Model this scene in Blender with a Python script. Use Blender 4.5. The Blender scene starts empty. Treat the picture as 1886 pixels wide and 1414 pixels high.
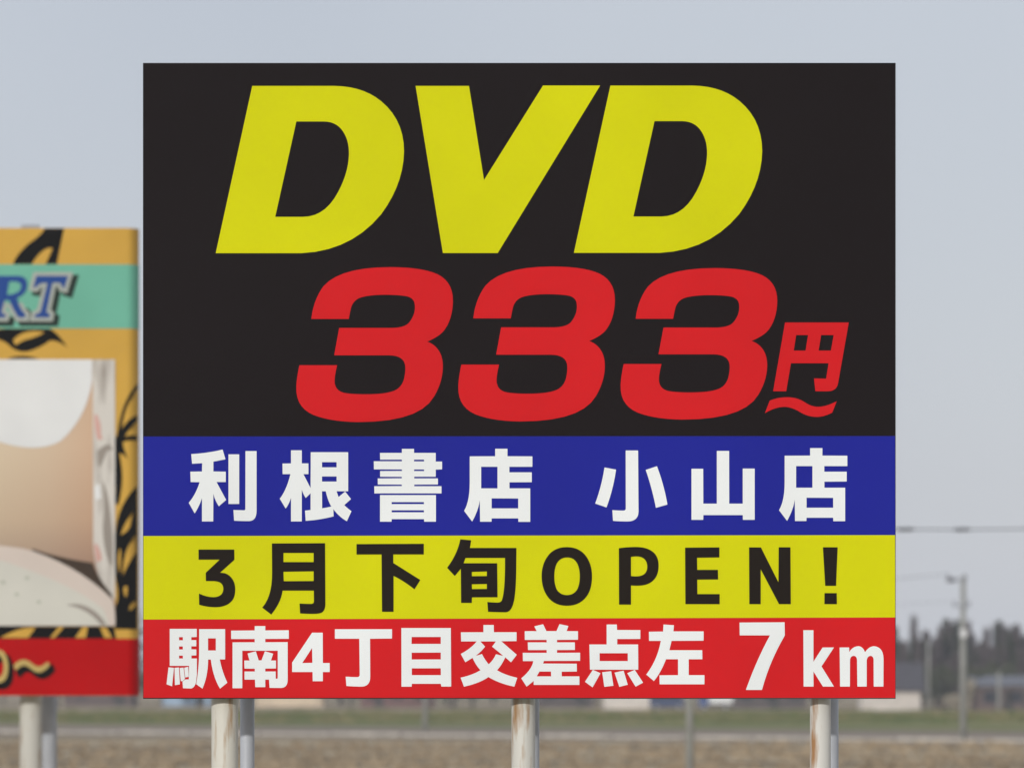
import bpy, bmesh, math, random
from mathutils import Vector, Matrix
from mathutils.geometry import tessellate_polygon

# ------------------------------------------------------------------ camera, sky, sun, exposure
SC = bpy.context.scene
COL = SC.collection
F = 10381.0            # focal length in photo pixels (photo is 1886 wide)
D = 30.0               # distance of the big sign
CAMH = 4.0             # eye height
HZ = 1230.0            # photo row of the horizon
cd = bpy.data.cameras.new('Camera')
cam = bpy.data.objects.new('Camera', cd)
COL.objects.link(cam)
cam.location = (0, 0, CAMH)
cam.rotation_euler = (math.radians(90), 0, 0)
cd.sensor_width = 36.0
cd.lens = 36.0 * F / 1886.0
cd.shift_y = (HZ - 707.0) / 1886.0
cd.clip_start = 0.5
cd.clip_end = 9000
cd.dof.use_dof = True
cd.dof.focus_distance = D
cd.dof.aperture_fstop = 3.8
SC.camera = cam

SUN_EL, SUN_ROT = math.radians(15), math.radians(206)
W = bpy.data.worlds.new('World')
SC.world = W
W.use_nodes = True
nt = W.node_tree
nt.nodes.clear()
wo = nt.nodes.new('ShaderNodeOutputWorld')
bg = nt.nodes.new('ShaderNodeBackground')
sky = nt.nodes.new('ShaderNodeTexSky')
sky.sky_type = 'NISHITA'
sky.sun_disc = False
sky.sun_elevation = SUN_EL
sky.sun_rotation = SUN_ROT
sky.air_density = 1.0
sky.dust_density = 1.0
sky.ozone_density = 1.0
veil = nt.nodes.new('ShaderNodeMixRGB')          # thin high cloud over the blue
veil.inputs[0].default_value = 0.85
wtc = nt.nodes.new('ShaderNodeTexCoord')
wmap = nt.nodes.new('ShaderNodeMapping')
wmap.inputs['Location'].default_value = (0.35, 0.0, 0.1)
wnz = nt.nodes.new('ShaderNodeTexNoise')
wnz.inputs['Scale'].default_value = 5.0
wnz.inputs['Detail'].default_value = 2.0
wcr = nt.nodes.new('ShaderNodeValToRGB')
wcr.color_ramp.elements[0].position, wcr.color_ramp.elements[1].position = 0.3, 0.7
wcr.color_ramp.elements[0].color = (5.35, 5.7, 6.6, 1)
wcr.color_ramp.elements[1].color = (6.25, 6.55, 7.3, 1)
nt.links.new(wtc.outputs['Generated'], wmap.inputs['Vector'])
nt.links.new(wmap.outputs[0], wnz.inputs['Vector'])
nt.links.new(wnz.outputs['Fac'], wcr.inputs[0])
nt.links.new(wcr.outputs[0], veil.inputs[2])
nt.links.new(sky.outputs[0], veil.inputs[1])
nt.links.new(veil.outputs[0], bg.inputs[0])
bg.inputs[1].default_value = 0.1
nt.links.new(bg.outputs[0], wo.inputs[0])

sd = bpy.data.lights.new('Sun', 'SUN')
sd.energy = 2.08
sd.angle = math.radians(1.5)
sd.color = (1.0, 0.975, 0.945)
sun = bpy.data.objects.new('Sun', sd)
COL.objects.link(sun)
sun.rotation_euler = (SUN_EL - math.pi / 2, 0, -SUN_ROT)
sun.location = (-20, -20, 30)

SC.view_settings.view_transform = 'Standard'
SC.view_settings.look = 'None'
SC.view_settings.exposure = 0.0
SC.view_settings.gamma = 1.0
SC.cycles.use_denoising = True
SC.cycles.max_bounces = 6

# ------------------------------------------------------------------ helpers
def at(px, py, Y):
    return Vector(((px - 943.0) / F * Y, Y, CAMH + (HZ - py) / F * Y))

def gx(px, Y):
    return (px - 943.0) / F * Y

def lin(r, g, b):
    f = lambda c: (c / 255 / 12.92) if c / 255 <= 0.04045 else ((c / 255 + 0.055) / 1.055) ** 2.4
    return (f(r), f(g), f(b))

def mat(name, col, rough=0.6, spec=0.3, var=0.06, scale=3.0, stretch=(1, 1, 1), col2=None, lo=0.35, hi=0.65,
        metal=0.0, bump=0.0, detail=4):
    m = bpy.data.materials.new(name)
    m.use_nodes = True
    t = m.node_tree
    b = t.nodes['Principled BSDF']
    b.inputs['Roughness'].default_value = rough
    b.inputs['Specular IOR Level'].default_value = spec
    b.inputs['Metallic'].default_value = metal
    tc = t.nodes.new('ShaderNodeTexCoord')
    mp = t.nodes.new('ShaderNodeMapping')
    mp.inputs['Scale'].default_value = stretch
    nz = t.nodes.new('ShaderNodeTexNoise')
    nz.inputs['Scale'].default_value = scale
    nz.inputs['Detail'].default_value = detail
    cr = t.nodes.new('ShaderNodeValToRGB')
    c2 = col2 if col2 else tuple(min(1, c * (1 - var)) for c in col)
    c1 = col if col2 else tuple(min(1, c * (1 + var)) for c in col)
    cr.color_ramp.elements[0].position = lo
    cr.color_ramp.elements[1].position = hi
    cr.color_ramp.elements[0].color = (*c1, 1)
    cr.color_ramp.elements[1].color = (*c2, 1)
    t.links.new(tc.outputs['Object'], mp.inputs['Vector'])
    t.links.new(mp.outputs[0], nz.inputs['Vector'])
    t.links.new(nz.outputs['Fac'], cr.inputs[0])
    t.links.new(cr.outputs[0], b.inputs['Base Color'])
    if bump:
        bp = t.nodes.new('ShaderNodeBump')
        bp.inputs['Strength'].default_value = bump
        t.links.new(nz.outputs['Fac'], bp.inputs['Height'])
        t.links.new(bp.outputs[0], b.inputs['Normal'])
    return m

def tag(o, label=None, cat=None, group=None, kind=None):
    if label: o['label'] = label
    if cat: o['category'] = cat
    if group: o['group'] = group
    if kind: o['kind'] = kind
    return o

def link(name, me, m=None, parent=None):
    o = bpy.data.objects.new(name, me)
    COL.objects.link(o)
    if m is not None:
        for q in (m if isinstance(m, (list, tuple)) else [m]):
            me.materials.append(q)
    if parent is not None:
        o.parent = parent
    return o

def empty(name, loc=(0, 0, 0)):
    o = bpy.data.objects.new(name, None)
    o.location = loc
    o.empty_display_size = 0.3
    COL.objects.link(o)
    return o

def copy_tree(o, parent=None):
    c = o.copy()
    COL.objects.link(c)
    if parent is not None:
        c.parent = parent
    for ch in list(o.children):
        copy_tree(ch, c)
    return c

class MB:
    """collects verts and faces for one mesh"""
    def __init__(s):
        s.v, s.f, s.mi, s.cur = [], [], [], 0
    def add(s, vs, fs):
        n = len(s.v)
        s.v += [tuple(v) for v in vs]
        for f in fs:
            s.f.append(tuple(i + n for i in f))
            s.mi.append(s.cur)
        return s
    def box(s, x0, x1, y0, y1, z0, z1, ch=0.0):
        if ch <= 0:
            vs = [(x, y, z) for z in (z0, z1) for y in (y0, y1) for x in (x0, x1)]
            return s.add(vs, [(0, 2, 3, 1), (4, 5, 7, 6), (0, 1, 5, 4), (2, 6, 7, 3), (0, 4, 6, 2), (1, 3, 7, 5)])
        bm = bmesh.new()
        bmesh.ops.create_cube(bm, size=1.0)
        for v in bm.verts:
            v.co = Vector(((x0 + x1) / 2 + v.co.x * (x1 - x0), (y0 + y1) / 2 + v.co.y * (y1 - y0), (z0 + z1) / 2 + v.co.z * (z1 - z0)))
        bmesh.ops.bevel(bm, geom=bm.edges[:], offset=ch, segments=2, affect='EDGES', profile=0.6)
        bm.verts.index_update()
        s.add([v.co for v in bm.verts], [[v.index for v in f.verts] for f in bm.faces])
        bm.free()
        return s
    def tube(s, pts, rads, n=10, cap=True):
        pts = [Vector(p) for p in pts]
        if not isinstance(rads, (list, tuple)):
            rads = [rads] * len(pts)
        base = len(s.v)
        prev = None
        for i, p in enumerate(pts):
            d = (pts[min(i + 1, len(pts) - 1)] - pts[max(i - 1, 0)]).normalized()
            if prev is None:
                a = d.orthogonal().normalized()
            else:
                a = (prev - d * prev.dot(d))
                a = a.normalized() if a.length > 1e-6 else d.orthogonal().normalized()
            prev = a
            b = d.cross(a)
            for k in range(n):
                t = 2 * math.pi * k / n
                s.v.append(tuple(p + (a * math.cos(t) + b * math.sin(t)) * rads[i]))
        for i in range(len(pts) - 1):
            for k in range(n):
                k2 = (k + 1) % n
                s.f.append((base + i * n + k, base + i * n + k2, base + (i + 1) * n + k2, base + (i + 1) * n + k))
                s.mi.append(s.cur)
        if cap:
            s.f.append(tuple(base + k for k in reversed(range(n)))); s.mi.append(s.cur)
            e = base + (len(pts) - 1) * n
            s.f.append(tuple(e + k for k in range(n))); s.mi.append(s.cur)
        return s
    def build(s, name, m=None, parent=None, smooth=False):
        me = bpy.data.meshes.new(name)
        me.from_pydata(s.v, [], s.f)
        for p, i in zip(me.polygons, s.mi):
            p.material_index = i
            p.use_smooth = smooth
        me.update()
        return link(name, me, m, parent)

# --- outlines: "x,y" is on the curve, "~x,y" is a quadratic control point; "|" starts a new outline, "h" marks a hole
def outline(txt, ox, oy, s, n=7, fy=None):
    toks = txt.split()
    pts = []
    for t in toks:
        off = t.startswith('~')
        a, b = t.lstrip('~').split(',')
        b = float(b)
        if fy: b = fy(b)
        pts.append((off, ox + float(a) / s, oy + b / s))
    full = []
    for i, p in enumerate(pts):
        q = pts[(i + 1) % len(pts)]
        full.append(p)
        if p[0] and q[0]:
            full.append((False, (p[1] + q[1]) / 2, (p[2] + q[2]) / 2))
    k = next(i for i, p in enumerate(full) if not p[0])
    full = full[k:] + full[:k]
    out = []
    i = 0
    while i < len(full):
        p = full[i]
        nx = full[(i + 1) % len(full)]
        out.append((p[1], p[2]))
        if nx[0]:
            e = full[(i + 2) % len(full)]
            for j in range(1, n):
                t = j / n
                out.append(((1 - t) ** 2 * p[1] + 2 * t * (1 - t) * nx[1] + t * t * e[1],
                            (1 - t) ** 2 * p[2] + 2 * t * (1 - t) * nx[2] + t * t * e[2]))
            i += 2
        else:
            i += 1
    return out

def grow(poly, d):
    """push a closed outline outwards by d (photo pixels)"""
    A = sum(poly[i][0] * poly[(i + 1) % len(poly)][1] - poly[(i + 1) % len(poly)][0] * poly[i][1] for i in range(len(poly)))
    sg = 1 if A > 0 else -1
    out = []
    n = len(poly)
    for i in range(n):
        p0, p1, p2 = Vector(poly[i - 1]), Vector(poly[i]), Vector(poly[(i + 1) % n])
        e1, e2 = (p1 - p0), (p2 - p1)
        if e1.length < 1e-6 or e2.length < 1e-6:
            out.append(tuple(p1)); continue
        e1.normalize(); e2.normalize()
        n1, n2 = Vector((e1.y, -e1.x)), Vector((e2.y, -e2.x))
        m = n1 + n2
        if m.length < 0.3:
            m = n1
        m.normalize()
        out.append(tuple(p1 + m * sg * d / max(0.5, m.dot(n1))))
    return out

def polys(txt, ox=0, oy=0, s=1.0, off=0.0, fy=None):
    groups = []
    for part in txt.split('|'):
        part = part.strip()
        hole = part.startswith('h')
        pl = outline(part.lstrip('h').strip(), ox, oy, s, fy=fy)
        if off:
            pl = grow(pl, -off if hole else off)
        if hole: groups[-1].append(pl)
        else: groups.append([pl])
    return groups

def sheet(name, groups, Y, lift, m, parent, shift=(0, 0)):
    """flat print cut to outlines given in photo pixels, standing 'lift' metres in front of depth Y"""
    mb = MB()
    pl = parent.matrix_world.translation if parent else Vector()
    base = Vector((0, 0, 0))
    q = parent
    while q is not None:
        base += q.location
        q = q.parent
    for g in groups:
        loops = [[Vector((x, y, 0)) for x, y in p] for p in g]
        flat = [v for l in loops for v in l]
        tris = tessellate_polygon(loops)
        vs = []
        for v in flat:
            w = at(v.x + shift[0], v.y + shift[1], Y)
            vs.append((w.x - base.x, w.y - lift - base.y, w.z - base.z))
        fs = []
        for t in tris:
            a, b, c = (Vector(vs[i]) for i in t)
            nrm = (b - a).cross(c - a)
            if nrm.length < 1e-12: continue
            fs.append(t if nrm.y < 0 else (t[0], t[2], t[1]))
        mb.add(vs, fs)
    return mb.build(name, m, parent)

def rect(x0, y0, x1, y1):
    return [[[(x0, y0), (x1, y0), (x1, y1), (x0, y1)]]]

# ------------------------------------------------------------------ materials
M = {}
def vinyl(n, rgb, k=1.0):
    c = lin(*rgb)
    M[n] = mat(n, tuple(v * k for v in c), rough=0.55, spec=0.08, var=0.05, scale=0.9, detail=9)
vinyl('black_vinyl', (30, 24, 25), 0.8)
vinyl('blue_vinyl', (30, 36, 144))
vinyl('yellow_vinyl', (208, 208, 4), 1.0)
vinyl('red_vinyl', (206, 28, 33), 1.0)
vinyl('white_vinyl', (230, 234, 233), 1.02)
vinyl('dark_letter', (36, 29, 23), 0.8)
M['dark_trim'] = mat('dark_trim', (0.05, 0.045, 0.045), rough=0.6, spec=0.2, var=0.1)
M['edge_metal'] = mat('edge_metal', (0.42, 0.42, 0.42), rough=0.5, spec=0.4, var=0.1)
M['steel'] = mat('steel', (0.30, 0.31, 0.33), rough=0.55, spec=0.4, var=0.15, scale=5)
def rusty(name, base, rust, lo=0.58, hi=0.72, seed=0.0):
    m = mat(name, base, rough=0.55, spec=0.35, col2=rust, scale=7.0, stretch=(2.4, 2.4, 0.4), lo=lo - .01, hi=hi + .0, detail=6, bump=0.15)
    mp = [n for n in m.node_tree.nodes if n.type == 'MAPPING'][0]
    mp.inputs['Location'].default_value = (seed, seed * 1.7, seed * 0.6)
    return m
M['rusty_paint'] = rusty('rusty_paint', (0.62, 0.60, 0.52), (0.36, 0.22, 0.10))
M['rusty_paint_b'] = rusty('rusty_paint_b', (0.60, 0.59, 0.53), (0.34, 0.20, 0.09), 0.55, 0.7, 3.1)
M['rusty_paint_c'] = rusty('rusty_paint_c', (0.62, 0.61, 0.56), (0.36, 0.19, 0.08), 0.54, 0.68, 7.7)
M['grey_paint'] = mat('grey_paint', (0.42, 0.44, 0.47), rough=0.5, spec=0.35, var=0.12, scale=6, stretch=(1, 1, 0.4))

# ------------------------------------------------------------------ ground, verge, kerb
def gy(py):
    return F * CAMH / (py - HZ)

M['field'] = mat('field', (0.22, 0.17, 0.105), rough=0.95, spec=0.05, col2=(0.50, 0.40, 0.26), scale=0.05,
                 stretch=(0.10, 1.4, 1), lo=0.44, hi=0.56, detail=10)
M['verge'] = mat('verge', (0.15, 0.185, 0.055), rough=0.95, spec=0.05, col2=(0.31, 0.27, 0.13), scale=0.05,
                 stretch=(1, 1.2, 1), lo=0.44, hi=0.6, detail=8)
M['road'] = mat('road', (0.25, 0.205, 0.165), rough=0.95, spec=0.04, col2=(0.35, 0.28, 0.215), scale=0.08, stretch=(0.4, 3, 1), detail=7)
M['concrete'] = mat('concrete', (0.50, 0.46, 0.39), rough=0.85, spec=0.2, var=0.2, scale=1.2, detail=7)
g = MB()
g.add([(-3000, -200, 0), (3000, -200, 0), (3000, 6000, 0), (-3000, 6000, 0)], [(0, 1, 2, 3)])
tag(g.build('ground', M['field']), 'dry tan field stretching below the signs', kind='structure')

# kerb line: from the left (farther) to the right (nearer)
KL, KR = (-400, gy(1345.5)), (2300, gy(1370))
kx = lambda px: (px - KL[0]) / (KR[0] - KL[0])
def kline(px, off=0.0):
    Y = KL[1] + (KR[1] - KL[1]) * kx(px) + off
    return (gx(px, Y), Y)
def strip(name, o0, o1, z, m, label):
    mb = MB()
    a, b = kline(-1600, o0), kline(3600, o0)
    c, d = kline(3600, o1), kline(-1600, o1)
    mb.add([(a[0], a[1], z), (b[0], b[1], z), (c[0], c[1], z), (d[0], d[1], z)], [(0, 1, 2, 3)])
    return tag(mb.build(name, m), label, kind='structure')
strip('road', 0.4, 60, 0.006, M['road'], 'grey brown road beyond the field')
strip('grass_verge', 60.2, 178, 0.012, M['verge'], 'green and straw coloured grass strip beyond the road')
mb = MB()
n = 40
for i in range(n):
    p0, p1 = -1600 + 5200 * i / n, -1600 + 5200 * (i + 0.965) / n
    a, b, c, d = kline(p0), kline(p1), kline(p1, 0.35), kline(p0, 0.35)
    h = 0.16 + 0.03 * math.sin(i * 2.3)
    vs = [(q[0], q[1], z) for z in (-0.05, h) for q in (a, b, c, d)]
    mb.add(vs, [(4, 5, 6, 7), (0, 1, 5, 4), (1, 2, 6, 5), (2, 3, 7, 6), (3, 0, 4, 7)])
tag(mb.build('kerb', M['concrete']), 'pale concrete kerb between field and road', kind='structure')

# grass you could not count
def tufts(name, count, xf, yf, hh, ww, m, label, seed):
    r = random.Random(seed)
    mb = MB()
    for i in range(count):
        Y = yf(r); X = xf(r, Y)
        h = hh * r.uniform(0.4, 1.2)
        for k in range(4):
            a = r.uniform(0, math.pi)
            w = ww * r.uniform(0.5, 1.2)
            dx, dy = math.cos(a) * w, math.sin(a) * w * 0.5
            lx, ly = r.uniform(-.5, .5) * h, r.uniform(-.5, .5) * h
            x, y = X + r.uniform(-.3, .3), Y + r.uniform(-.3, .3)
            mb.add([(x - dx, y - dy, 0), (x + dx, y + dy, 0), (x + lx + dx * .2, y + ly, h)], [(0, 1, 2)])
    mb.cur = 0
    return tag(mb.build(name, m), label, kind='stuff')
M['straw'] = mat('straw', (0.40, 0.31, 0.20), rough=0.95, spec=0.05, col2=(0.24, 0.185, 0.12), scale=0.05, stretch=(0.3, 2, 1), lo=.4, hi=.6)
M['blade'] = mat('blade', (0.12, 0.145, 0.045), rough=0.9, spec=0.15, col2=(0.27, 0.22, 0.11), scale=0.06, stretch=(1, 1.5, 1), lo=.44, hi=.64)
def patchy(r, lo, hi):
    while True:
        y = r.uniform(lo, hi)
        if r.random() < 0.5 + 0.5 * math.sin(y * 0.45) * math.sin(y * 0.17 + 1):
            return y
tufts('dry_grass', 2600, lambda r, Y: r.uniform(-0.14, 0.14) * Y, lambda r: patchy(r, 205, 300), 0.24, 0.16, M['straw'],
      'short dry straw coloured grass over the field', 3)
tufts('green_grass', 6000, lambda r, Y: r.uniform(-0.14, 0.14) * Y, lambda r: r.uniform(418, 505), 0.35, 0.28, M['blade'],
      'patchy green grass along the verge', 4)

# ------------------------------------------------------------------ the big sign
Z0 = at(943, 1286, D).z
X0, X1 = at(264, 0, D).x, at(1649, 0, D).x
ZT, ZB = at(0, 117, D).z, at(0, 1285.5, D).z
sign = empty('billboard', (0, D, 0))
tag(sign, 'large square billboard with yellow, red and white lettering on black, blue and yellow bands', 'billboard',
    'roadside billboards on steel posts')
# board body, edge trim, bands and lettering are children; coordinates are relative to (0, D, 0)
MB().box(X0 + .004, X1 - .004, 0.004, 0.05, ZB + .004, ZT - .004, 0.003).build('panel', M['steel'], sign)
tr = MB()
tr.box(X0, X1, 0.0, 0.054, ZT - .004 + .0005, ZT + .002)
tr.box(X0, X1, 0.0, 0.054, ZB - .002, ZB + .0035)
tr.box(X0 - .002, X0 - .0005, 0.0, 0.054, ZB - .002, ZT + .002)
tr.box(X1 + .0005, X1 + .002, 0.0, 0.054, ZB - .002, ZT + .002)
tr.build('edge_trim', M['dark_trim'], sign)

def band(name, y0l, y0r, y1l, y1r, m, label):
    b = sheet(name, [[[(264.2, y0l), (1648.6, y0r), (1648.9, y1r), (264.2, y1l)]]], D, 0.0, m, sign)
    b['label'] = label
    return b
black = band('black_band', 117.5, 116.5, 803.4, 802.6, M['black_vinyl'], 'black field with the big yellow and red lettering')
blue = band('blue_band', 803.6, 802.8, 986.4, 984.8, M['blue_vinyl'], 'blue band with white characters')
yellow = band('yellow_band', 986.6, 985, 1140.2, 1136.4, M['yellow_vinyl'], 'yellow band with black lettering')
red = band('red_band', 1140.4, 1136.6, 1285.6, 1284.4, M['red_vinyl'], 'red band with white lettering')

GD = "352,78 980,78 ~1200,80 1340,195 ~1515,340 1515,580 ~1510,830 1340,1060 ~1110,1340 730,1358 72,1358 |h 690,350 900,350 ~1000,350 1050,430 ~1095,500 1093,600 ~1090,740 1010,890 ~910,1080 740,1080 528,1080"
GV = "106,78 515,78 630,798 1082,75 1520,75 735,1357 315,1357"
G3 = "198,490 ~215,330 300,215 ~440,55 860,55 ~1130,55 1260,115 ~1390,180 1388,340 ~1385,480 1325,570 ~1290,630 1172,680 ~1245,705 1280,775 ~1305,825 1303,900 ~1300,1020 1230,1140 ~1110,1355 590,1355 ~360,1352 215,1295 ~65,1230 72,1060 ~75,980 98,878 415,878 ~385,1000 397,1040 ~410,1095 475,1110 ~540,1122 650,1122 ~800,1122 870,1100 ~950,1080 975,1000 ~995,920 985,870 ~965,795 850,795 390,795 432,565 880,565 ~985,562 1020,520 ~1075,450 1068,375 ~1065,320 1010,302 ~950,287 800,287 ~660,290 600,315 ~555,335 535,385 ~525,420 513,490"
GYEN = "395,98 1225,98 1085,890 ~1068,990 950,993 790,993 772,825 930,828 962,628 472,628 410,993 240,993 |h 540,262 695,262 662,463 508,463 |h 865,262 1028,262 992,463 832,463"
GTIL = "195,1115 ~300,1070 420,1070 ~560,1070 660,1140 ~740,1195 830,1195 ~940,1190 1068,1122 1010,1270 ~900,1328 800,1326 ~680,1325 560,1245 ~460,1195 390,1195 ~270,1195 133,1278"
S1, S3, S9, SR = 4.16, 4.5618, 9.4267, 9.752
LIFT = 0.002
def glyph(name, txt, ox, oy, s, m, parent, fy=None):
    return sheet(name, polys(txt, ox, oy, s, fy=fy), D, LIFT, m, parent)
Y_, R_, W_, K_ = M['yellow_vinyl'], M['red_vinyl'], M['white_vinyl'], M['dark_letter']
glyph('letter', GD, 380, 140, S1, Y_, black)
glyph('letter', GV, 740, 140, S1, Y_, black)
glyph('letter', GD, 1039.6, 139.4, S1, Y_, black)
glyph('digit', G3, 530, 480, S3, R_, black)
glyph('digit', G3, 828.3, 478.9, S3, R_, black)
glyph('digit', G3, 1127.3, 480, S3, R_, black, fy=lambda y: 63 + (y - 55) * 0.978)
glyph('character', GYEN, 1390, 580, 7.07, R_, black)
glyph('wave_dash', GTIL, 1390, 580, 7.07, R_, black)

GTEN = "632,58 845,58 845,188 1278,190 1278,370 878,370 878,467 1267,467 1267,637 880,640 880,745 1240,745 1240,1325 1035,1325 1032,1265 570,1265 568,1322 370,1322 365,950 ~340,1130 232,1320 92,1135 ~190,970 190,650 190,190 632,188 |h 388,370 672,370 672,745 388,745 |h 570,918 1032,920 1032,1092 570,1092"
BLUE = [
 (340, "115,150 ~400,135 660,72 710,240 500,282 500,452 715,455 715,635 555,635 722,945 595,1055 ~530,960 500,840 497,1318 302,1318 302,910 ~260,1050 175,1180 72,995 ~190,860 262,638 105,635 100,455 302,452 305,308 130,318 | 762,155 948,155 948,1015 762,1015 | 1057,98 1250,98 1250,1130 ~1250,1310 1120,1312 ~990,1312 860,1305 848,1120 1030,1125 ~1055,1125 1055,1090"),
 (510, "245,85 432,85 432,312 548,312 548,498 460,498 585,740 588,118 1237,118 1237,795 1035,795 1070,895 1185,800 1287,930 1170,1035 ~1230,1095 1295,1140 1215,1315 ~1080,1240 980,1105 985,1230 ~760,1290 500,1308 488,1130 585,1120 585,830 500,912 ~460,850 432,770 432,1318 245,1318 245,910 ~205,1030 152,1095 50,925 ~170,770 235,498 100,498 97,315 245,312 |h 783,290 1037,290 1037,380 783,380 |h 783,538 1037,538 1037,627 783,627 |h 783,795 848,795 ~885,960 945,1060 ~870,1078 785,1090"),
 (680, "568,60 778,60 778,130 1155,130 1155,280 1265,280 1265,415 1155,420 1155,543 783,543 783,572 1193,572 1193,678 783,680 783,708 1255,708 1255,832 90,832 88,708 565,705 565,680 150,678 148,573 565,570 565,545 190,543 190,445 568,443 568,418 82,415 80,275 568,275 568,247 190,247 188,130 568,130 |h 780,247 952,247 952,277 780,277 |h 780,418 952,418 952,445 780,445 | 188,862 1158,862 1158,1322 955,1322 952,1278 390,1278 388,1322 188,1322 |h 390,983 950,983 950,1018 390,1018 |h 390,1125 950,1125 950,1160 390,1160"),
 (845, GTEN),
 (1085, "635,88 850,88 858,1140 ~860,1320 660,1318 ~540,1318 415,1308 403,1122 ~520,1130 590,1130 ~635,1130 637,1090 | 268,382 468,420 ~420,760 302,1075 105,1008 ~215,720 | 983,425 1178,360 ~1300,680 1360,1025 1160,1082 ~1090,730"),
 (1255, "615,95 828,95 830,1010 1065,1010 1065,402 1272,402 1272,1290 1068,1290 1065,1208 382,1208 378,1290 175,1290 175,405 378,405 380,1010 615,1010"),
 (1425, GTEN)]
for ox, t in BLUE:
    glyph('character', t, ox, 820 if ox < 1400 else 818.8, S9, W_, blue)
YEL = [
 ('digit', 350, "148,203 768,203 770,380 520,605 ~660,600 735,715 ~785,790 785,890 ~785,1050 700,1120 ~600,1205 430,1203 ~290,1200 158,1160 155,965 ~290,1027 400,1028 ~500,1028 545,980 ~578,940 578,880 ~575,800 510,770 ~460,750 400,750 275,750 273,605 515,378 148,378"),
 ('character', 470, "290,97 1213,92 1218,1130 ~1222,1240 1170,1285 ~1130,1320 1000,1318 ~900,1318 780,1310 770,1138 ~880,1145 970,1145 ~1020,1145 1020,1100 1018,915 475,915 ~450,1120 278,1330 122,1210 ~300,1010 293,590 |h 490,262 1015,262 1015,420 490,420 |h 490,588 1015,580 1015,748 495,752"),
 ('character', 650, "62,108 1230,103 1230,288 700,288 700,435 1170,730 1068,893 ~890,750 705,660 705,1282 505,1282 497,288 62,290"),
 ('character', 815, "310,25 497,42 475,175 1283,175 1278,600 ~1270,1000 1230,1130 ~1190,1290 1090,1290 ~950,1290 790,1282 778,1112 ~880,1122 960,1122 ~1020,1120 1035,1070 ~1090,900 1085,348 400,348 365,440 948,440 955,1030 510,1032 508,1128 322,1128 318,535 212,662 80,520 ~260,280 |h 508,590 770,583 770,662 510,665 |h 508,805 770,800 770,885 510,888"),
 ('letter', 980, "602,160 ~830,160 945,330 ~1040,470 1040,665 ~1040,880 950,1010 ~830,1178 602,1178 ~370,1178 255,1000 ~165,860 165,665 ~165,470 265,325 ~380,160 |h 605,340 ~725,340 780,440 ~828,530 828,668 ~828,810 780,900 ~720,992 605,992 ~490,992 430,900 ~385,810 385,668 ~385,530 430,440 ~490,340"),
 ('letter', 1100, "375,180 ~520,158 680,158 ~880,160 985,260 ~1065,340 1065,480 ~1065,650 970,740 ~880,830 690,830 ~640,830 585,825 585,1158 378,1158 |h 585,330 ~640,322 680,322 ~770,322 820,370 ~868,420 868,500 ~868,580 820,625 ~770,668 670,668 ~625,668 585,660"),
 ('letter', 1240, "205,170 800,165 800,340 412,345 415,555 775,555 778,722 415,725 418,975 805,975 805,1150 210,1150"),
 ('letter', 1370, "90,165 295,165 600,770 605,163 808,163 815,1150 610,1150 292,545 292,1150 95,1150"),
 ('exclamation_mark', 1370, "1372,163 1628,163 1600,832 1412,832 | 1400,958 1612,958 1615,1150 1398,1150")]
for nm, ox, t in YEL:
    glyph(nm, t, ox, 990, S9, K_, yellow)
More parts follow.
